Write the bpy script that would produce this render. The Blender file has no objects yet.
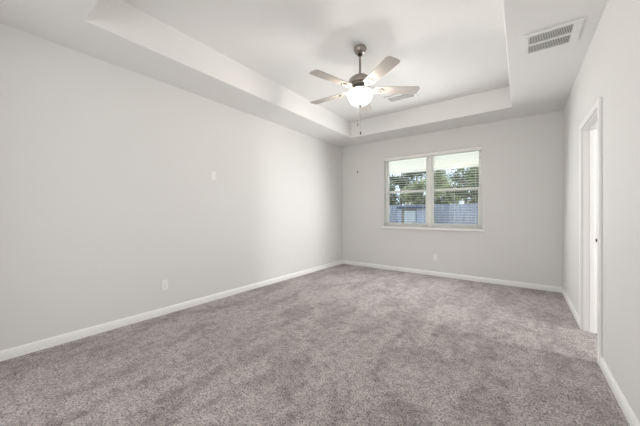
import bpy, bmesh, math, random
from mathutils import Vector, Matrix

random.seed(11)
C = bpy.context.scene.collection
SC = bpy.context.scene

# ------------------------------------------------------------------ camera
cam_data = bpy.data.cameras.new('camera')
cam_data.lens = 15.142
cam_data.sensor_width = 36.0
cam_data.shift_y = -0.0006
cam_data.clip_start = 0.02
cam_data.clip_end = 300
cam = bpy.data.objects.new('camera', cam_data)
cam.location = (0, 0, 1.2028)
cam.rotation_euler = (math.radians(90), 0, 0.6405)
C.objects.link(cam)
SC.camera = cam

# ------------------------------------------------------------------ colour management
SC.view_settings.view_transform = 'Standard'
SC.view_settings.look = 'None'
SC.view_settings.gamma = 1.0
SC.view_settings.use_curve_mapping = False
SC.view_settings.exposure = 0.76

# ------------------------------------------------------------------ world, sun, large lights
world = bpy.data.worlds.new('sky')
SC.world = world
world.use_nodes = True
bg = world.node_tree.nodes['Background']
bg.inputs['Color'].default_value = (0.68, 0.83, 1.0, 1)
bg.inputs['Strength'].default_value = 1.25

sun = bpy.data.lights.new('sun', 'SUN')
sun.energy = 5.6
sun.angle = math.radians(1.5)
sun.color = (1.0, 0.95, 0.86)
sun_o = bpy.data.objects.new('sun', sun)
sun_o.rotation_euler = (math.radians(-38), 0, math.radians(-12))   # comes over the far trees, from beyond the fence
C.objects.link(sun_o)


def area(name, loc, target, sx, sy, power, col=(1, 1, 1), spread=180):
    l = bpy.data.lights.new(name, 'AREA')
    l.shape = 'RECTANGLE'
    l.size, l.size_y = sx, sy
    l.energy = power
    l.color = col
    l.spread = math.radians(spread)
    o = bpy.data.objects.new(name, l)
    o.location = loc
    d = Vector(target) - Vector(loc)
    o.rotation_euler = d.to_track_quat('-Z', 'Y').to_euler()
    C.objects.link(o)
    return o


# daylight of the side room's window, shining out through the doorway
area('side_room_daylight', (3.9, 3.12, 1.45), (0, 3.12, 1.45), 0.5, 1.9, 58, (1.0, 0.99, 0.97))
# unseen fill lamp added in the entry hall behind the camera
area('entry_fill', (-1.15, -1.4, 1.5), (-1.45, 2, 1.6), 2.6, 2.0, 29, (1.0, 0.99, 0.98))
# unseen lamp added inside the blinds, standing in for the bedroom window's daylight
area('window_fill', (-1.40, 5.18, 1.68), (-1.40, 2.2, 0.84), 1.35, 1.2, 26, (0.98, 0.99, 1.0), 175)

BOWL_GLOW = 1.6
BULB_POWER = 40.0


# ------------------------------------------------------------------ materials
def new_mat(name):
    m = bpy.data.materials.new(name)
    m.use_nodes = True
    nt = m.node_tree
    return m, nt, nt.nodes['Principled BSDF'], nt.nodes['Material Output']


def paint(name, col, rough=0.6, bump=0.0, scale=220.0, metal=0.0, spec=0.3):
    m, nt, b, out = new_mat(name)
    b.inputs['Base Color'].default_value = (*col, 1)
    b.inputs['Roughness'].default_value = rough
    b.inputs['Metallic'].default_value = metal
    b.inputs['Specular IOR Level'].default_value = spec
    if bump:
        tc = nt.nodes.new('ShaderNodeTexCoord')
        n = nt.nodes.new('ShaderNodeTexNoise')
        n.inputs['Scale'].default_value = scale
        n.inputs['Detail'].default_value = 3
        bp = nt.nodes.new('ShaderNodeBump')
        bp.inputs['Strength'].default_value = bump
        bp.inputs['Distance'].default_value = 0.002
        nt.links.new(tc.outputs['Object'], n.inputs['Vector'])
        nt.links.new(n.outputs['Fac'], bp.inputs['Height'])
        nt.links.new(bp.outputs['Normal'], b.inputs['Normal'])
    return m


def varied(name, c1, c2, scale, rough=0.7, stretch=(1, 1, 1), bump=0.0, bdist=0.01, spec=0.2, translucent=0.0, metal=0.0):
    m, nt, b, out = new_mat(name)
    tc = nt.nodes.new('ShaderNodeTexCoord')
    mp = nt.nodes.new('ShaderNodeMapping')
    mp.inputs['Scale'].default_value = stretch
    n = nt.nodes.new('ShaderNodeTexNoise')
    n.inputs['Scale'].default_value = scale
    n.inputs['Detail'].default_value = 4
    r = nt.nodes.new('ShaderNodeValToRGB')
    r.color_ramp.elements[0].position = 0.32
    r.color_ramp.elements[1].position = 0.68
    r.color_ramp.elements[0].color = (*c1, 1)
    r.color_ramp.elements[1].color = (*c2, 1)
    nt.links.new(tc.outputs['Object'], mp.inputs['Vector'])
    nt.links.new(mp.outputs['Vector'], n.inputs['Vector'])
    nt.links.new(n.outputs['Fac'], r.inputs['Fac'])
    nt.links.new(r.outputs['Color'], b.inputs['Base Color'])
    b.inputs['Roughness'].default_value = rough
    b.inputs['Metallic'].default_value = metal
    b.inputs['Specular IOR Level'].default_value = spec
    if bump:
        bp = nt.nodes.new('ShaderNodeBump')
        bp.inputs['Strength'].default_value = bump
        bp.inputs['Distance'].default_value = bdist
        nt.links.new(n.outputs['Fac'], bp.inputs['Height'])
        nt.links.new(bp.outputs['Normal'], b.inputs['Normal'])
    if translucent:
        t = nt.nodes.new('ShaderNodeBsdfTranslucent')
        nt.links.new(r.outputs['Color'], t.inputs['Color'])
        mx = nt.nodes.new('ShaderNodeMixShader')
        mx.inputs['Fac'].default_value = translucent
        nt.links.new(b.outputs['BSDF'], mx.inputs[1])
        nt.links.new(t.outputs['BSDF'], mx.inputs[2])
        nt.links.new(mx.outputs['Shader'], out.inputs['Surface'])
    return m


def carpet_material():
    m, nt, b, out = new_mat('carpet')
    L = nt.links.new
    tc = nt.nodes.new('ShaderNodeTexCoord')

    def noise(scale, detail, rough=0.5, dist=0.0):
        n = nt.nodes.new('ShaderNodeTexNoise')
        n.inputs['Scale'].default_value = scale
        n.inputs['Detail'].default_value = detail
        n.inputs['Roughness'].default_value = rough
        n.inputs['Distortion'].default_value = dist
        L(tc.outputs['Object'], n.inputs['Vector'])
        return n

    def ramp(src, p0, c0, p1, c1):
        r = nt.nodes.new('ShaderNodeValToRGB')
        r.color_ramp.elements[0].position = p0
        r.color_ramp.elements[1].position = p1
        r.color_ramp.elements[0].color = (*c0, 1)
        r.color_ramp.elements[1].color = (*c1, 1)
        L(src, r.inputs['Fac'])
        return r

    def mult(a, bb, fac=1.0):
        mx = nt.nodes.new('ShaderNodeMixRGB')
        mx.blend_type = 'MULTIPLY'
        mx.inputs['Fac'].default_value = fac
        L(a, mx.inputs[1])
        L(bb, mx.inputs[2])
        return mx

    fine = noise(82, 4, 0.8)                    # tuft tips
    tuft = ramp(fine.outputs['Fac'], 0.37, (0.100, 0.088, 0.084), 0.56, (0.665, 0.610, 0.592))
    mid = noise(17, 4, 0.65, 0.5)                  # clumps of pile
    clump = ramp(mid.outputs['Fac'], 0.34, (0.66, 0.655, 0.655), 0.56, (1.0, 1.0, 1.0))
    mp = nt.nodes.new('ShaderNodeMapping')        # strokes where the pile lies over
    mp.inputs['Rotation'].default_value = (0, 0, math.radians(28))
    mp.inputs['Scale'].default_value = (2.6, 1.1, 1)
    L(tc.outputs['Object'], mp.inputs['Vector'])
    big = noise(1.3, 5, 0.62, 0.5)
    L(mp.outputs['Vector'], big.inputs['Vector'])
    stroke = ramp(big.outputs['Fac'], 0.41, (0.76, 0.752, 0.75), 0.55, (1.0, 1.0, 1.0))
    foot = noise(5.5, 3, 0.6, 0.8)
    dint = ramp(foot.outputs['Fac'], 0.36, (0.87, 0.866, 0.865), 0.50, (1.0, 1.0, 1.0))
    c = mult(mult(mult(tuft.outputs['Color'], clump.outputs['Color']).outputs['Color'], stroke.outputs['Color']).outputs['Color'], dint.outputs['Color'])
    L(c.outputs['Color'], b.inputs['Base Color'])
    b.inputs['Roughness'].default_value = 0.95
    b.inputs['Specular IOR Level'].default_value = 0.05
    b.inputs['Sheen Weight'].default_value = 0.15
    add = nt.nodes.new('ShaderNodeMath')
    add.operation = 'MULTIPLY_ADD'
    add.inputs[1].default_value = 1.0
    L(mid.outputs['Fac'], add.inputs[0])
    L(fine.outputs['Fac'], add.inputs[2])
    bp = nt.nodes.new('ShaderNodeBump')
    bp.inputs['Strength'].default_value = 0.8
    bp.inputs['Distance'].default_value = 0.012
    L(add.outputs['Value'], bp.inputs['Height'])
    L(bp.outputs['Normal'], b.inputs['Normal'])
    return m


def glass_material():
    m, nt, b, out = new_mat('window_glass')
    nt.nodes.remove(b)
    t = nt.nodes.new('ShaderNodeBsdfTransparent')
    t.inputs['Color'].default_value = (0.94, 0.96, 0.97, 1)
    g = nt.nodes.new('ShaderNodeBsdfGlossy')
    g.inputs['Roughness'].default_value = 0.02
    mx = nt.nodes.new('ShaderNodeMixShader')
    mx.inputs['Fac'].default_value = 0.012
    nt.links.new(t.outputs['BSDF'], mx.inputs[1])
    nt.links.new(g.outputs['BSDF'], mx.inputs[2])
    nt.links.new(mx.outputs['Shader'], out.inputs['Surface'])
    return m


def bowl_material():
    m, nt, b, out = new_mat('frosted_lit_glass')
    b.inputs['Base Color'].default_value = (0.95, 0.92, 0.87, 1)
    b.inputs['Roughness'].default_value = 0.35
    b.inputs['Emission Color'].default_value = (1.0, 0.93, 0.83, 1)
    b.inputs['Emission Strength'].default_value = BOWL_GLOW
    t = nt.nodes.new('ShaderNodeBsdfTransparent')
    t.inputs['Color'].default_value = (1.0, 0.97, 0.92, 1)
    mx = nt.nodes.new('ShaderNodeMixShader')
    mx.inputs['Fac'].default_value = 0.55
    nt.links.new(b.outputs['BSDF'], mx.inputs[1])
    nt.links.new(t.outputs['BSDF'], mx.inputs[2])
    nt.links.new(mx.outputs['Shader'], out.inputs['Surface'])
    return m


M = {
    'wall': paint('wall_paint', (0.748, 0.744, 0.732), 0.75, 0.12, 160),
    'ceiling': paint('ceiling_paint', (0.84, 0.836, 0.824), 0.85, 0.12, 160),
    'trim': paint('trim_paint', (0.90, 0.90, 0.89), 0.35, spec=0.4),
    'vinyl': paint('window_vinyl', (0.93, 0.93, 0.90), 0.4),
    'blind': paint('blind_white', (0.88, 0.88, 0.85), 0.45),
    'carpet': carpet_material(),
    'glass': glass_material(),
    'plate': paint('plate_plastic', (0.86, 0.86, 0.85), 0.35, spec=0.5),
    'slot': paint('dark_slot', (0.05, 0.05, 0.05), 0.6),
    'nickel': varied('brushed_nickel', (0.31, 0.28, 0.255), (0.39, 0.355, 0.325), 30, 0.38, (1, 1, 8), metal=0.75, spec=0.5),
    'blade': varied('blade_veneer', (0.42, 0.395, 0.37), (0.49, 0.46, 0.43), 6, 0.5, (2, 30, 2), spec=0.3),
    'bowl': bowl_material(),
    'dark_metal': paint('dark_metal', (0.06, 0.055, 0.05), 0.45, metal=0.6),
    'vent': paint('vent_white_metal', (0.85, 0.85, 0.84), 0.4),
    'duct': paint('duct_grey', (0.24, 0.24, 0.235), 0.8),
    'duct_light': paint('duct_light_grey', (0.45, 0.45, 0.44), 0.8),
    'soffit': paint('patio_soffit_white', (0.90, 0.89, 0.88), 0.7),
    'lawn': varied('lawn', (0.24, 0.25, 0.15), (0.38, 0.37, 0.24), 9, 0.9),
    'concrete': varied('patio_concrete', (0.52, 0.51, 0.48), (0.62, 0.61, 0.58), 5, 0.9),
    'fence': varied('weathered_fence', (0.20, 0.205, 0.26), (0.34, 0.345, 0.40), 3, 0.85, (6, 6, 0.5)),
    'fence_post': varied('pale_post', (0.33, 0.34, 0.38), (0.40, 0.41, 0.45), 3, 0.85),
    'shed_wall': varied('shed_boards', (0.24, 0.26, 0.34), (0.34, 0.36, 0.45), 3, 0.85, (6, 6, 0.5)),
    'shed_door': varied('shed_door_paint', (0.33, 0.36, 0.40), (0.40, 0.43, 0.48), 3, 0.7),
    'shed_roof': paint('shed_roof', (0.06, 0.07, 0.11), 0.8),
    'bark': varied('bark', (0.13, 0.11, 0.09), (0.23, 0.20, 0.17), 8, 0.9, (4, 4, 1)),
    'leaf_dark': varied('leaf_dark', (0.07, 0.09, 0.065), (0.15, 0.175, 0.115), 2, 0.7, translucent=0.35),
    'leaf_mid': varied('leaf_mid', (0.13, 0.16, 0.085), (0.23, 0.25, 0.15), 2, 0.7, translucent=0.4),
    'leaf_pale': varied('leaf_pale', (0.21, 0.235, 0.13), (0.36, 0.37, 0.24), 2, 0.7, translucent=0.4),
}


# ------------------------------------------------------------------ mesh helpers
def obj(name, bm, mat, parent=None, smooth=False):
    bmesh.ops.recalc_face_normals(bm, faces=bm.faces[:])
    me = bpy.data.meshes.new(name)
    bm.to_mesh(me)
    bm.free()
    if smooth:
        me.shade_smooth() if hasattr(me, 'shade_smooth') else [setattr(p, 'use_smooth', True) for p in me.polygons]
        try:
            me.set_sharp_from_angle(angle=math.radians(35))
        except Exception:
            pass
    me.materials.append(M[mat])
    o = bpy.data.objects.new(name, me)
    if parent is not None:
        o.parent = parent
    C.objects.link(o)
    return o


def box(bm, a, b, bev=0.0, seg=2):
    x0, y0, z0 = a
    x1, y1, z1 = b
    r = bmesh.ops.create_cube(bm, size=1.0)
    vs = r['verts']
    for v in vs:
        v.co = Vector(((x0 + x1) / 2 + v.co.x * (x1 - x0), (y0 + y1) / 2 + v.co.y * (y1 - y0), (z0 + z1) / 2 + v.co.z * (z1 - z0)))
    if bev:
        es = list({e for v in vs for e in v.link_edges})
        bmesh.ops.bevel(bm, geom=es, offset=bev, segments=seg, profile=0.5, affect='EDGES')
    return vs


def boxes(*prs, bev=0.0):
    bm = bmesh.new()
    for a, b in prs:
        box(bm, a, b, bev)
    return bm


def lathe(bm, prof, n=40, cx=0, cy=0):
    rings = []
    for r, z in prof:
        if r < 1e-5:
            rings.append([bm.verts.new((cx, cy, z))])
        else:
            rings.append([bm.verts.new((cx + r * math.cos(2 * math.pi * k / n), cy + r * math.sin(2 * math.pi * k / n), z)) for k in range(n)])
    for A, B in zip(rings, rings[1:]):
        for k in range(n):
            j = (k + 1) % n
            if len(A) == 1 and len(B) == 1:
                continue
            if len(A) == 1:
                bm.faces.new((A[0], B[k], B[j]))
            elif len(B) == 1:
                bm.faces.new((A[k], A[j], B[0]))
            else:
                bm.faces.new((A[k], A[j], B[j], B[k]))
    return bm


def tube(bm, pts, rads, n=8):
    pts = [Vector(p) for p in pts]
    rings = []
    for i, p in enumerate(pts):
        d = (pts[min(i + 1, len(pts) - 1)] - pts[max(i - 1, 0)]).normalized()
        up = Vector((0, 0, 1)) if abs(d.z) < 0.9 else Vector((1, 0, 0))
        s = d.cross(up).normalized()
        t = d.cross(s)
        rings.append([bm.verts.new(p + (s * math.cos(2 * math.pi * k / n) + t * math.sin(2 * math.pi * k / n)) * rads[i]) for k in range(n)])
    for A, B in zip(rings, rings[1:]):
        for k in range(n):
            bm.faces.new((A[k], A[(k + 1) % n], B[(k + 1) % n], B[k]))
    bm.faces.new(rings[0][::-1])
    bm.faces.new(rings[-1])


def prism(bm, outline, z0, z1, bev=0.0):
    """outline: list of (x, y) extruded from z0 to z1"""
    lo = [bm.verts.new((x, y, z0)) for x, y in outline]
    hi = [bm.verts.new((x, y, z1)) for x, y in outline]
    n = len(outline)
    f = [bm.faces.new(lo[::-1]), bm.faces.new(hi)]
    for k in range(n):
        bm.faces.new((lo[k], lo[(k + 1) % n], hi[(k + 1) % n], hi[k]))
    if bev:
        es = list({e for fc in f for e in fc.edges})
        bmesh.ops.bevel(bm, geom=es, offset=bev, segments=2, profile=0.5, affect='EDGES')


def extrude_profile(bm, prof, path_a, path_b, normal):
    """prof: (out, z) pairs; swept from path_a to path_b, 'out' goes along normal"""
    a, b, n = Vector(path_a), Vector(path_b), Vector(normal)
    A = [bm.verts.new(a + n * o + Vector((0, 0, z))) for o, z in prof]
    B = [bm.verts.new(b + n * o + Vector((0, 0, z))) for o, z in prof]
    k = len(prof)
    for i in range(k):
        bm.faces.new((A[i], A[(i + 1) % k], B[(i + 1) % k], B[i]))
    bm.faces.new(A[::-1])
    bm.faces.new(B)


def thing(name, label, cat, loc=(0, 0, 0), group=None, rotz=0.0):
    o = bpy.data.objects.new(name, None)
    o.empty_display_size = 0.1
    o.location = loc
    o.rotation_euler = (0, 0, rotz)
    C.objects.link(o)
    o['label'] = label
    o['category'] = cat
    if group:
        o['group'] = group
    return o


def tag(o, label, cat, group=None, kind=None):
    o['label'] = label
    o['category'] = cat
    if group:
        o['group'] = group
    if kind:
        o['kind'] = kind
    return o


def struct(name, bm, mat, label=None, cat=None, smooth=False):
    o = obj(name, bm, mat, None, smooth)
    o['kind'] = 'structure'
    if label:
        o['label'] = label
        o['category'] = cat
    return o


def struct_root(name, label, cat, loc=(0, 0, 0)):
    o = thing(name, label, cat, loc)
    o['kind'] = 'structure'
    return o


# ------------------------------------------------------------------ room dimensions (metres, camera stands at x = y = 0)
XL, XR, YB, H = -3.381, 0.508, 5.420, 2.740
YR = -0.35                     # rear wall, behind the camera
TXL, TXR, TYN, TYB, TZ = -2.796, -0.106, 0.605, 4.823, 3.057   # ceiling tray
WX0, WX1, WZ0, WZ1 = -2.337, -0.537, 0.900, 2.365              # window opening
DY0, DY1, DZ = 3.050, 3.795, 2.040                             # doorway
WT = 0.150                     # back wall thickness
RT = 0.112                     # right wall thickness
SX1, SY0, SY1 = 4.1, 1.6, 4.9  # side room beyond the doorway

# ------------------------------------------------------------------ floor, walls, ceiling
struct('floor', boxes(((XL - 0.15, -2.2, -0.12), (SX1 + 0.1, YB + WT, 0))), 'carpet', 'taupe grey cut pile carpet covering the whole bedroom floor', 'carpet')

struct('wall_left', boxes(((XL - 0.15, YR - 0.15, 0), (XL, YB + WT, 3.15))), 'wall', 'long plain off-white wall on the left', 'wall')
struct('wall_back', boxes(
    ((XL, YB, 0), (WX0, YB + WT, 3.15)),
    ((WX1, YB, 0), (XR + RT, YB + WT, 3.15)),
    ((WX0, YB, 0), (WX1, YB + WT, WZ0)),
    ((WX0, YB, WZ1), (WX1, YB + WT, 3.15))), 'wall', 'off-white far wall holding the window', 'wall')
struct('wall_right', boxes(
    ((XR, YR - 0.15, 0), (XR + RT, DY0 - 0.018, 3.15)),
    ((XR, DY1 + 0.018, 0), (XR + RT, YB, 3.15)),
    ((XR, DY0 - 0.018, DZ + 0.018), (XR + RT, DY1 + 0.018, 3.15))), 'wall', 'off-white wall on the right with the doorway', 'wall')
EX0 = -2.75
struct('wall_rear', boxes(
    ((XL, YR - 0.15, 0), (EX0, YR, 3.15)),
    ((EX0, YR - 0.15, 2.45), (XR, YR, 3.15))), 'wall', 'rear wall with wide entry opening', 'wall')
# entry hall behind the rear wall
struct('wall_entry', boxes(
    ((EX0 - 0.1, -2.1, 0), (EX0, YR - 0.15, 2.5)),
    ((XR, -2.1, 0), (XR + 0.1, YR - 0.15, 2.5)),
    ((EX0 - 0.1, -2.2, 0), (XR + 0.1, -2.1, 2.5))), 'wall', 'entry hall walls behind the bedroom', 'wall')
struct('ceiling_entry', boxes(((EX0 - 0.1, -2.2, 2.5), (XR + 0.1, YR - 0.15, 2.6))), 'ceiling', 'entry hall ceiling', 'ceiling')
# side room
struct('wall_side_room', boxes(
    ((XR + RT, SY0 - 0.1, 0), (SX1 + 0.1, SY0, 2.5)),
    ((XR + RT, SY1, 0), (SX1 + 0.1, SY1 + 0.1, 2.5)),
    ((SX1, SY0, 0), (SX1 + 0.1, SY1, 2.5))), 'wall', 'walls of the side room beyond the doorway', 'wall')
struct('ceiling_side_room', boxes(((XR + RT, SY0 - 0.1, 2.5), (SX1 + 0.1, SY1 + 0.1, 2.6))), 'ceiling', 'ceiling of the side room', 'ceiling')


def ceiling_bm():
    bm = bmesh.new()
    q = lambda x0, x1, y0, y1, z: [bm.verts.new(p) for p in ((x0, y0, z), (x1, y0, z), (x1, y1, z), (x0, y1, z))]
    o_lo = q(XL, XR, YR, YB, H)
    r_lo = q(TXL, TXR, TYN, TYB, H)
    r_hi = q(TXL, TXR, TYN, TYB, TZ)
    o_hi = q(XL, XR, YR, YB, 3.15)
    rim = []
    for k in range(4):
        j = (k + 1) % 4
        bm.faces.new((o_lo[k], o_lo[j], r_lo[j], r_lo[k]))
        f = bm.faces.new((r_lo[k], r_lo[j], r_hi[j], r_hi[k]))
        bm.faces.new((o_lo[j], o_lo[k], o_hi[k], o_hi[j]))
        rim.append(bm.edges.get((r_lo[k], r_lo[j])))
    bm.faces.new(r_hi)
    bm.faces.new(o_hi[::-1])
    bmesh.ops.bevel(bm, geom=rim, offset=0.009, segments=3, profile=0.5, affect='EDGES')
    return bm


struct('ceiling', ceiling_bm(), 'ceiling', 'off-white tray ceiling with a sunken border', 'ceiling')

BB = [(0, 0), (0.014, 0), (0.014, 0.050), (0.011, 0.056), (0.011, 0.068), (0.006, 0.076), (0.004, 0.083), (0, 0.083)]
for nm, a, b, n, lab in (
        ('baseboard_left', (XL, YR, 0), (XL, YB, 0), (1, 0, 0), 'white moulded baseboard along the left wall'),
        ('baseboard_back', (XL + 0.014, YB, 0), (XR - 0.014, YB, 0), (0, -1, 0), 'white moulded baseboard along the window wall'),
        ('baseboard_right_far', (XR, DY1 + 0.078, 0), (XR, YB, 0), (-1, 0, 0), 'white baseboard between the doorway and the far corner'),
        ('baseboard_right_near', (XR, YR, 0), (XR, DY0 - 0.061, 0), (-1, 0, 0), 'white baseboard on the near side of the doorway')):
    bm = bmesh.new()
    extrude_profile(bm, BB, a, b, n)
    struct(nm, bm, 'trim', lab, 'baseboard')

# ------------------------------------------------------------------ doorway (no leaf in view: jambs, stops, casing, strike)
d = struct_root('door_1', 'white cased doorway in the right wall, open to the side room', 'doorway', (XR, (DY0 + DY1) / 2, 0))
dl = lambda y: y - (DY0 + DY1) / 2
y0, y1 = dl(DY0), dl(DY1)
obj('jamb', boxes(((0, y0 - 0.018, 0), (RT, y0, DZ)), ((0, y1, 0), (RT, y1 + 0.018, DZ)), ((0, y0 - 0.018, DZ), (RT, y1 + 0.018, DZ + 0.018))), 'trim', d)
obj('door_stop', boxes(((0.046, y0, 0), (0.082, y0 + 0.013, DZ - 0.013)), ((0.046, y1 - 0.013, 0), (0.082, y1, DZ - 0.013)), ((0.046, y0, DZ - 0.013), (0.082, y1, DZ)), bev=0.002), 'trim', d)


def casing(side):
    bm = bmesh.new()
    w0, w1, t = 0.005, 0.062, 0.018
    for yy in ((y0 - w1, y0 - w0), (y1 + w0 + 0.012, y1 + w1 + 0.016)):
        xs = (-t, 0) if side < 0 else (RT, RT + t)
        box(bm, (xs[0], yy[0], 0), (xs[1], yy[1], DZ + w1 + 0.005), 0.004)
    xs = (-t, 0) if side < 0 else (RT, RT + t)
    box(bm, (xs[0], y0 - w0, DZ + 0.010), (xs[1], y1 + w0 + 0.012, DZ + w1 + 0.005), 0.004)
    return bm


obj('casing', casing(-1), 'trim', d)
obj('casing', casing(1), 'trim', d)
bm = boxes(((0.084, y1 - 0.0018, 0.895), (0.110, y1, 0.960)), bev=0.0006)
st = obj('strike_plate', bm, 'plate', d)
obj('latch_hole', boxes(((0.091, y1 - 0.0024, 0.912), (0.103, y1 - 0.0014, 0.942))), 'slot', st)

# ------------------------------------------------------------------ window
w = struct_root('window_1', 'white twin single-hung window in the far wall', 'window', ((WX0 + WX1) / 2, YB, WZ0))
ox, oz = (WX0 + WX1) / 2, WZ0
FY0, FY1 = 0.085, 0.148
MX0, MX1 = -1.472 - ox, -1.392 - ox
L0, L1 = WX0 - ox, WX1 - ox
HT = WZ1 - WZ0
fw = 0.034
obj('window_frame', boxes(
    ((L0, FY0, 0), (L0 + fw, FY1, HT)), ((L1 - fw, FY0, 0), (L1, FY1, HT)),
    ((L0 + fw, FY0, 0), (L1 - fw, FY1, 0.045)), ((L0 + fw, FY0, HT - fw), (L1 - fw, FY1, HT)), bev=0.003), 'vinyl', w)
obj('mullion', boxes(((MX0, FY0 - 0.012, 0.02), (MX1, FY1, HT - 0.02)), bev=0.003), 'vinyl', w)
ZM = 1.640 - oz
for xa, xb in ((L0 + fw, MX0), (MX1, L1 - fw)):
    up = obj('upper_sash', boxes(
        ((xa, 0.120, ZM - 0.022), (xa + 0.028, 0.142, HT - fw)), ((xb - 0.028, 0.120, ZM - 0.022), (xb, 0.142, HT - fw)),
        ((xa + 0.028, 0.120, ZM - 0.022), (xb - 0.028, 0.142, ZM + 0.022)), ((xa + 0.028, 0.120, HT - fw - 0.028), (xb - 0.028, 0.142, HT - fw)), bev=0.002), 'vinyl', w)
    lo = obj('lower_sash', boxes(
        ((xa, 0.094, 0.040), (xa + 0.036, 0.118, ZM + 0.020)), ((xb - 0.036, 0.094, 0.040), (xb, 0.118, ZM + 0.020)),
        ((xa + 0.036, 0.094, ZM - 0.024), (xb - 0.036, 0.118, ZM + 0.020)), ((xa + 0.036, 0.094, 0.040), (xb - 0.036, 0.118, 0.085)), bev=0.002), 'vinyl', w)
    obj('glass_pane', boxes(((xa + 0.026, 0.129, ZM), (xb - 0.026, 0.133, HT - fw - 0.02))), 'glass', up)
    obj('glass_pane', boxes(((xa + 0.034, 0.104, 0.08), (xb - 0.034, 0.108, ZM))), 'glass', lo)
    lk = boxes((((xa + xb) / 2 - 0.03, 0.090, ZM + 0.020), ((xa + xb) / 2 + 0.03, 0.116, ZM + 0.034)), bev=0.003)
    obj('sash_lock', lk, 'vinyl', lo)
struct('trim_1', boxes(((WX0 + 0.001, YB - 0.002, WZ0 - 0.026), (WX1 - 0.001, YB + FY0 + 0.01, WZ0 + 0.012)),
                       ((WX0 - 0.052, YB - 0.040, WZ0 - 0.026), (WX1 + 0.052, YB - 0.0005, WZ0 + 0.012)), bev=0.004), 'trim',
       'white window stool projecting below the window', 'window sill')


def blind(label, xa, xb, wand, lo=0.002, hi=0.002):
    cx = (xa + xb) / 2
    hw = (xb - xa) / 2
    yc = YB + 0.040
    r = thing('window_blind', label, 'blind', (cx, yc, WZ0 + 0.012), 'white horizontal blinds in the window')
    z = lambda v: v - WZ0 - 0.012
    top = WZ1 - 0.003
    obj('head_rail', boxes(((-hw, -0.020, z(top - 0.045)), (hw, 0.030, z(top))), bev=0.002), 'blind', r)
    obj('valance', boxes(((-hw - lo, -0.031, z(top - 0.062)), (hw + hi, -0.024, z(top))), bev=0.0015), 'blind', r)
    bm = bmesh.new()
    n = 30
    pitch = (top - 0.075 - (WZ0 + 0.050)) / (n - 1)
    for i in range(n):
        zz = z(WZ0 + 0.050 + pitch * i)
        vs = box(bm, (-hw + 0.004, -0.025, zz - 0.0011), (hw - 0.004, 0.025, zz + 0.0011))
        ta = math.radians(1)
        for v in vs:
            y, dz = v.co.y, v.co.z - zz
            v.co.y = y * math.cos(ta)
            v.co.z = zz + dz + y * math.sin(ta)
    obj('slats', bm, 'blind', r)
    obj('bottom_rail', boxes(((-hw + 0.004, -0.025, 0.002), (hw - 0.004, 0.025, 0.018)), bev=0.002), 'blind', r)
    for fx in (-0.78, 0.0, 0.78):
        bm = bmesh.new()
        for yy in (-0.0268, 0.0268):
            tube(bm, [(fx * hw, yy, 0.010), (fx * hw, yy, z(top - 0.045))], [0.0011, 0.0011], 5)
        obj('ladder_cord', bm, 'blind', r)
    bm = bmesh.new()
    tube(bm, [(wand * hw, -0.038, z(top - 0.05)), (wand * hw, -0.038, z(top - 0.62))], [0.004, 0.0045], 8)
    tube(bm, [(wand * hw, -0.030, z(top - 0.048)), (wand * hw, -0.038, z(top - 0.055))], [0.003, 0.003], 6)
    obj('tilt_wand', bm, 'blind', r)
    return r


blind('white slatted blind lowered over the left window sash pair', WX0 + 0.006, -1.444, -0.90, 0.002, 0.0155)
blind('white slatted blind lowered over the right window sash pair', -1.412, WX1 - 0.006, -0.92, 0.0155, 0.002)

# ------------------------------------------------------------------ ceiling fan
FX, FY = -1.450, 2.700
fan = thing('ceiling_fan', 'brushed nickel five-blade ceiling fan with lit bowl light', 'ceiling fan', (FX, FY, TZ))
lathe_z = lambda prof: [(r, z - TZ) for r, z in prof]
bm = bmesh.new()
lathe(bm, lathe_z([(0, 3.0565), (0.068, 3.0565), (0.072, 3.050), (0.072, 3.030), (0.064, 3.018), (0.058, 3.004), (0.048, 2.994), (0.026, 2.990), (0.0, 2.989)]), 40)
obj('canopy', bm, 'nickel', fan, True)
bm = bmesh.new()
lathe(bm, lathe_z([(0, 2.988), (0.0135, 2.988), (0.0135, 2.745), (0, 2.745)]), 20)
rod = obj('downrod', bm, 'nickel', fan, True)
bm = bmesh.new()
lathe(bm, lathe_z([(0.0136, 2.988), (0.024, 2.986), (0.024, 2.966), (0.0136, 2.960)]), 20)
obj('yoke_collar', bm, 'dark_metal', rod, True)
bm = bmesh.new()
lathe(bm, lathe_z([(0, 2.765), (0.024, 2.763), (0.027, 2.752), (0.042, 2.746), (0.085, 2.730), (0.118, 2.702), (0.131, 2.672), (0.134, 2.650), (0.126, 2.643), (0.098, 2.640), (0.098, 2.622), (0.0, 2.620)]), 48)
obj('motor_housing', bm, 'nickel', fan, True)
bm = bmesh.new()
lathe(bm, lathe_z([(0, 2.6195), (0.066, 2.6195), (0.070, 2.610), (0.070, 2.592), (0.098, 2.584), (0.122, 2.574), (0.124, 2.560), (0.0, 2.558)]), 40)
obj('light_kit', bm, 'nickel', fan, True)
bm = bmesh.new()
outer = [(0.136, 2.548), (0.139, 2.543), (0.139, 2.530), (0.134, 2.503), (0.121, 2.474), (0.100, 2.447), (0.072, 2.426), (0.042, 2.414), (0.014, 2.411)]
inner = [(r - 0.005 if r > 0.02 else r, z + 0.004) for r, z in outer[::-1]]
lathe(bm, lathe_z(outer + inner[1:] + [outer[0]]), 48)
bowl = obj('glass_bowl', bm, 'bowl', fan, True)
bowl['label'] = 'glowing frosted glass bowl'
bm = bmesh.new()
lathe(bm, lathe_z([(0.0, 2.424), (0.014, 2.422), (0.026, 2.412), (0.024, 2.404), (0.014, 2.399), (0.013, 2.392), (0.009, 2.385), (0.0, 2.383)]), 24)
obj('finial', bm, 'nickel', fan, True)


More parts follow.
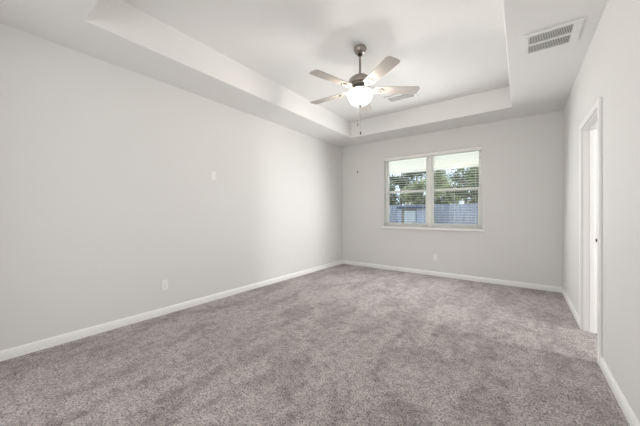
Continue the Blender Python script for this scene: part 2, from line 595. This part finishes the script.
def blade_bm():
    R0, R1 = 0.180, 0.662
    pts = [(R0, -0.056), (0.34, -0.064), (0.55, -0.071)]
    # rounded tip
    for k in range(7):
        a = -math.pi / 2 + k * (math.pi / 2) / 6
        pts.append((R1 - 0.035 + 0.035 * math.cos(a), -0.073 + 0.035 + 0.035 * math.sin(a)))
    for k in range(7):
        a = k * (math.pi / 2) / 6
        pts.append((R1 - 0.035 + 0.035 * math.cos(a), 0.073 - 0.035 + 0.035 * math.sin(a)))
    pts += [(0.55, 0.071), (0.34, 0.064), (R0, 0.056), (R0 - 0.014, 0.036), (R0 - 0.018, 0.0), (R0 - 0.014, -0.036)]
    bm = bmesh.new()
    prism(bm, pts, -0.003, 0.003, 0.0012)
    return bm


def iron_bm():
    bm = bmesh.new()
    pts = [(0.075, -0.016), (0.135, -0.014), (0.175, -0.022), (0.205, -0.040), (0.235, -0.046), (0.252, -0.036), (0.246, -0.018), (0.262, -0.010),
           (0.275, 0.0), (0.262, 0.010), (0.246, 0.018), (0.252, 0.036), (0.235, 0.046), (0.205, 0.040), (0.175, 0.022), (0.135, 0.014), (0.075, 0.016)]
    prism(bm, pts, -0.0085, -0.0035, 0.001)
    for x, y in ((0.228, -0.032), (0.228, 0.032), (0.258, 0)):
        lathe(bm, [(0, -0.0115), (0.005, -0.011), (0.0065, -0.0086), (0.0, -0.0084)], 12, x, y)
    return bm


BZ = 2.584 - TZ
for k in range(5):
    ang = math.radians(110 + 72 * k)
    M4 = Matrix.Rotation(ang, 4, 'Z') @ Matrix.Rotation(math.radians(-9), 4, 'X')
    bl = obj('blade', blade_bm(), 'blade', fan)
    bl.matrix_local = Matrix.Translation((0, 0, BZ)) @ M4
    iron = obj('blade_iron', iron_bm(), 'nickel', bl)
    iron['label'] = 'brushed metal bracket under the blade'
# pull chains
for (cx_, cy_, zt, zb, km) in ((0.004, 0.004, 2.386, 2.115, 'dark_metal'), (-0.022, -0.016, 2.402, 2.210, 'nickel')):
    bm = bmesh.new()
    zz = zt
    while zz > zb:
        bmesh.ops.create_uvsphere(bm, u_segments=6, v_segments=4, radius=0.0013, matrix=Matrix.Translation((cx_, cy_, zz - TZ)))
        zz -= 0.004
    tube(bm, [(cx_, cy_, zt - TZ), (cx_, cy_, zb - TZ)], [0.0007, 0.0007], 5)
    ch = obj('pull_chain', bm, 'nickel', fan)
    bm = bmesh.new()
    lathe(bm, [(0, zb + 0.002 - TZ), (0.004, zb - TZ), (0.0075, zb - 0.012 - TZ), (0.0075, zb - 0.026 - TZ), (0.004, zb - 0.034 - TZ), (0, zb - 0.035 - TZ)], 14, cx_, cy_)
    obj('pull_knob', bm, km, ch, True)
for k in range(3):                            # the three bulbs inside the frosted bowl
    a = math.radians(20 + 120 * k)
    bulb = bpy.data.lights.new('fan_bulb', 'POINT')
    bulb.energy = BULB_POWER / 3
    bulb.color = (1.0, 0.98, 0.95)
    bulb.shadow_soft_size = 0.035
    bo = bpy.data.objects.new('fan_bulb', bulb)
    bo.location = (0.060 * math.cos(a), 0.060 * math.sin(a), 2.500 - TZ)
    bo.parent = fan
    C.objects.link(bo)

# ------------------------------------------------------------------ ceiling vents
def vent(label, x0, x1, y0, y1, zc, border, nslat, bars, along, wide=0.0, back='duct'):
    t = thing('ceiling_vent', label, 'vent', ((x0 + x1) / 2, (y0 + y1) / 2, zc))
    hx, hy = (x1 - x0) / 2, (y1 - y0) / 2
    bm = bmesh.new()
    b = border
    zt, zb = -0.0005, -0.014
    for a, c in (((-hx, -hy), (hx, -hy + b)), ((-hx, hy - b), (hx, hy)), ((-hx, -hy + b), (-hx + b, hy - b)), ((hx - b - wide, -hy + b), (hx, hy - b))):
        box(bm, (a[0], a[1], zb), (c[0], c[1], zt), 0.002)
    for k in range(bars):
        yy = -hy + b + (2 * hy - 2 * b) * (k + 1) / (bars + 1)
        if along == 'Y':
            box(bm, (-hx + b, yy - 0.012, zb + 0.0005), (hx - b - wide, yy + 0.012, zt))
        else:
            xx = -hx + b + (2 * hx - 2 * b - wide) * (k + 1) / (bars + 1)
            box(bm, (xx - 0.007, -hy + b, zb + 0.001), (xx + 0.007, hy - b, zt))
    obj('frame', bm, 'vent', t)
    bm = bmesh.new()
    for k in range(nslat):
        if along == 'Y':
            c = -hx + b + (2 * hx - 2 * b - wide) * (k + 0.5) / nslat
            vs = box(bm, (c - 0.0020, -hy + b, zb + 0.001), (c + 0.0020, hy - b, zt))
            for v in vs:
                v.co.x += (v.co.z - (zt + zb) / 2) * 0.30
        else:
            c = -hy + b + (2 * hy - 2 * b) * (k + 0.5) / nslat
            vs = box(bm, (-hx + b, c - 0.0015, zb + 0.001), (hx - b - wide, c + 0.0015, zt))
            for v in vs:
                v.co.y += (v.co.z - (zt + zb) / 2) * 0.9
    obj('louvers', bm, 'vent', t)
    obj('duct_backing', boxes(((-hx + b * 0.6, -hy + b * 0.6, -0.0012), (hx - b * 0.6 - wide, hy - b * 0.6, -0.0004))), back, t)
    return t


vent('square white return grille with two rows of louvers in ceiling border', 0.024, 0.402, 2.934, 3.300, H, 0.034, 26, 1, 'Y', 0.022)
vent('white register in the raised tray ceiling behind a fan blade', -1.770, -1.300, 4.090, 4.360, TZ, 0.045, 18, 1, 'X', 0.0, 'duct_light')


# ------------------------------------------------------------------ wall plates and hook
def plate(name, label, cat, loc, normal, kind, group=None):
    """plate lies in local XZ, faces local -Y"""
    t = thing(name, label, cat, loc, group)
    n = Vector(normal)
    t.rotation_euler = (0, 0, math.atan2(n.y, n.x) + math.pi / 2)
    obj('cover_plate', boxes(((-0.036, -0.006, -0.058), (0.036, -0.0004, 0.058)), bev=0.0025), 'plate', t)
    if kind == 'outlet':
        for zz in (-0.020, 0.020):
            bm = boxes(((-0.0165, -0.0085, zz - 0.014), (0.0165, -0.0055, zz + 0.014)), bev=0.0015)
            s = obj('receptacle', bm, 'plate', t)
            bm = boxes(((-0.0075, -0.0089, zz - 0.003), (-0.0055, -0.0080, zz + 0.007)), ((0.0055, -0.0089, zz - 0.003), (0.0075, -0.0080, zz + 0.006)),
                       ((-0.002, -0.0089, zz - 0.010), (0.002, -0.0080, zz - 0.006)))
            obj('slots', bm, 'duct_light', s)
        bm = bmesh.new()
        bmesh.ops.create_uvsphere(bm, u_segments=8, v_segments=6, radius=0.003, matrix=Matrix.Translation((0, -0.006, 0)))
        obj('screw', bm, 'plate', t)
    else:
        obj('insert', boxes(((-0.0165, -0.0085, -0.033), (0.0165, -0.0055, 0.033)), bev=0.0015), 'plate', t)
        for zz in (-0.048, 0.048):
            bm = bmesh.new()
            bmesh.ops.create_uvsphere(bm, u_segments=8, v_segments=6, radius=0.003, matrix=Matrix.Translation((0, -0.006, zz)))
            obj('screw', bm, 'plate', t)
    return t


plate('wall_plate', 'white wall plate mounted above head height on the left wall', 'wall plate', (XL, 2.090, 1.712), (1, 0, 0), 'blank')
plate('power_outlet', 'white outlet low on the left wall, nearest the camera', 'outlet', (XL, 1.458, 0.346), (1, 0, 0), 'outlet')
plate('power_outlet', 'white outlet low on the left wall near the far corner', 'outlet', (XL, 4.640, 0.362), (1, 0, 0), 'outlet')
plate('power_outlet', 'white outlet low on the far wall under the window', 'outlet', (-1.300, YB, 0.350), (0, -1, 0), 'outlet')

hk = thing('wall_hook', 'small dark hook high on the far wall, left of the window', 'hook', (-2.968, YB, 2.126))
bm = boxes(((-0.010, -0.004, -0.020), (0.010, -0.0004, 0.020)), bev=0.0015)
obj('back_plate', bm, 'dark_metal', hk)
bm = bmesh.new()
tube(bm, [(0, -0.003, 0.008), (0, -0.018, 0.006), (0, -0.028, -0.004), (0, -0.026, -0.016), (0, -0.016, -0.020), (0, -0.010, -0.014)], [0.004] * 6, 8)
obj('hook_arm', bm, 'dark_metal', hk, True)

# ------------------------------------------------------------------ outdoors
struct('ground', boxes(((-30, YB + WT, -0.4), (25, 60, -0.20))), 'lawn', 'lawn behind the house', 'lawn')
struct('patio', boxes(((-8, YB + WT + 0.02, -0.20), (5, 8.9, -0.10))), 'concrete', 'concrete patio slab outside the window', 'patio')
struct('patio_roof', boxes(((-8, YB + WT + 0.02, 2.52), (5, 8.45, 2.66)), ((-8, 8.45, 2.49), (5, 8.60, 2.74))), 'soffit', 'white patio roof outside the window top', 'patio roof')
for px in (-6.5, 3.0):
    struct('trim_2' if px < 0 else 'trim_3', boxes(((px - 0.07, 8.44, -0.10), (px + 0.07, 8.58, 2.50)), bev=0.006), 'soffit', 'white patio post ' + ('left' if px < 0 else 'right') + ' of the window view', 'post')

FNY = 15.0
fz0, fz1 = -0.20, 1.63
fence = thing('wood_fence', 'weathered blue-grey board fence across the back yard', 'fence', (-4.0, FNY, fz0))
bm = bmesh.new()
x = -9.0
while x < 8.0:
    ww = 0.138
    dy = random.uniform(-0.004, 0.004)
    hh = fz1 - fz0 + random.uniform(-0.012, 0.012)
    box(bm, (x, dy, 0.03), (x + ww, dy + 0.018, hh), 0.003, 1)
    x += 0.144
obj('board_panel', bm, 'fence', fence)
obj('rails', boxes(*[((-9, 0.026, zz), (8, 0.064, zz + 0.09)) for zz in (0.25, 0.9, 1.5)]), 'fence', fence)
for px in (-7.2, -4.8, -2.4, 0.0, 2.4, 4.8):
    p = obj('post', boxes(((px - 0.03, -0.075, 0.0), (px + 0.03, -0.007, fz1 - fz0 + 0.02)), bev=0.005), 'fence_post', fence)

shed = thing('garden_shed', 'low blue-grey garden shed with dark flat roof by the fence', 'shed', (-4.5, 13.9, fz0))
sw = 0.72
obj('shed_body', boxes(((-sw, 0, 0), (sw, 0.80, 1.62))), 'shed_wall', shed)
obj('shed_roof', boxes(((-sw - 0.02, -0.14, 1.62), (sw + 0.02, 0.88, 1.72)), bev=0.01), 'shed_roof', shed)
dr = obj('shed_door', boxes(((-0.37, -0.03, 0.06), (0.22, -0.001, 1.50)), bev=0.006), 'shed_door', shed)
dr['label'] = 'pale shed door'
obj('door_handle', boxes(((0.13, -0.055, 0.80), (0.16, -0.03, 0.95)), bev=0.004), 'dark_metal', dr)
obj('door_frame', boxes(((-0.50, -0.02, 0.0), (-0.38, -0.0005, 1.58)), ((0.23, -0.02, 0.0), (0.25, -0.0005, 1.58)), ((-0.38, -0.02, 1.51), (0.23, -0.0005, 1.58))), 'bark', shed)


def tree(label, x, y, h, rad, leafmat, nleaf, leaf, base=1.2, group='trees beyond the fence'):
    t = thing('leafy_tree', label, 'tree', (x, y, fz0), group)
    bm = bmesh.new()
    tip = (random.uniform(-.3, .3), random.uniform(-.3, .3), h * 0.86)
    tube(bm, [(0, 0, 0), (0.05, 0.04, h * 0.3), (tip[0] * .6, tip[1] * .6, h * 0.6), tip], [0.16, 0.12, 0.075, 0.02], 8)
    ends = []
    for k in range(14):
        a = random.uniform(0, 2 * math.pi)
        zz = h * random.uniform(0.25, 0.75)
        rr = rad * random.uniform(0.55, 0.95)
        e = Vector((rr * math.cos(a), rr * math.sin(a), min(h * 0.97, zz + rr * random.uniform(0.15, 0.7))))
        s = Vector((tip[0] * zz / h, tip[1] * zz / h, zz))
        mid_ = s.lerp(e, 0.5) + Vector((0, 0, -0.12 * rr))
        tube(bm, [s, mid_, e], [0.045, 0.03, 0.010], 5)
        ends += [e, mid_, s.lerp(e, 0.75)]
    obj('trunk', bm, 'bark', t)
    vs, fs = [], []
    centres = [(c, random.uniform(0.35, 0.75) * rad * 0.55) for c in ends]
    for i in range(nleaf):
        c, rr = random.choice(centres)
        p = Vector((random.gauss(0, 1), random.gauss(0, 1), random.gauss(0, 0.8))).normalized() * rr * (random.random() ** 0.45)
        p = p + c
        if p.z < base * 0.5:
            p.z = base * 0.5 + random.random() * 0.6
        u = Vector((random.gauss(0, 1), random.gauss(0, 1), random.gauss(0, 1))).normalized()
        v = u.orthogonal().normalized()
        v = Matrix.Rotation(random.uniform(0, 6.28), 3, u) @ v
        l = leaf * random.uniform(0.7, 1.4)
        k = len(vs)
        wv = u.cross(v) * l * 0.32
        vs += [p - v * l * 0.5, p + wv + u * l * 0.06, p + v * l * 0.5, p - wv + u * l * 0.06]
        fs.append((k, k + 1, k + 2, k + 3))
    me = bpy.data.meshes.new('foliage')
    me.from_pydata([tuple(q) for q in vs], [], fs)
    me.materials.append(M[leafmat])
    fo = bpy.data.objects.new('foliage', me)
    fo.parent = t
    C.objects.link(fo)
    return t


tree('dark green tree just behind the fence at the left edge of the left pane', -8.6, 18.4, 5.6, 1.45, 'leaf_dark', 5000, 0.15)
tree('pale green bushy tree just behind the fence, above the shed', -5.1, 18.0, 4.6, 1.4, 'leaf_pale', 4600, 0.14)
tree('bright green bushy tree just behind the fence, seen through the right pane', -1.9, 18.0, 4.9, 1.4, 'leaf_mid', 4600, 0.14)
tree('grey-green tree in the second row, seen over the shed', -8.6, 23.4, 6.9, 1.6, 'leaf_dark', 3400, 0.17)
tree('tall pale green tree in the second row, right of the window mullion', -4.7, 23.0, 5.6, 1.6, 'leaf_pale', 3800, 0.16)
tree('dark tree in the second row at the right edge of the right pane', -1.0, 23.2, 6.6, 1.5, 'leaf_dark', 3000, 0.16)
tree('tall dark tree farthest back at the left', -13.6, 28.5, 8.0, 1.9, 'leaf_mid', 2600, 0.2)
tree('tall dark tree farthest back in the middle', -8.8, 28.5, 8.0, 1.9, 'leaf_dark', 4200, 0.14)
tree('tall grey-green tree farthest back at the right', -4.2, 28.5, 8.2, 1.8, 'leaf_dark', 4600, 0.14)


def bush(label, x, y, h, r, leafmat, n):
    t = tree(label, x, y, h, r, leafmat, n, 0.13, 0.4, 'bushes right behind the fence')
    t.name = 'leafy_bush'
    t['category'] = 'bush'


bush('low green bush right behind the fence, below the middle of the right pane', -3.45, 16.1, 2.9, 0.6, 'leaf_mid', 3000)
bush('low dark bush right behind the fence, left of the shed', -6.85, 16.1, 2.9, 0.6, 'leaf_dark', 3000)
bush('low dark bush right behind the fence at the right edge of the right pane', -0.4, 15.9, 2.6, 0.5, 'leaf_dark', 2400)
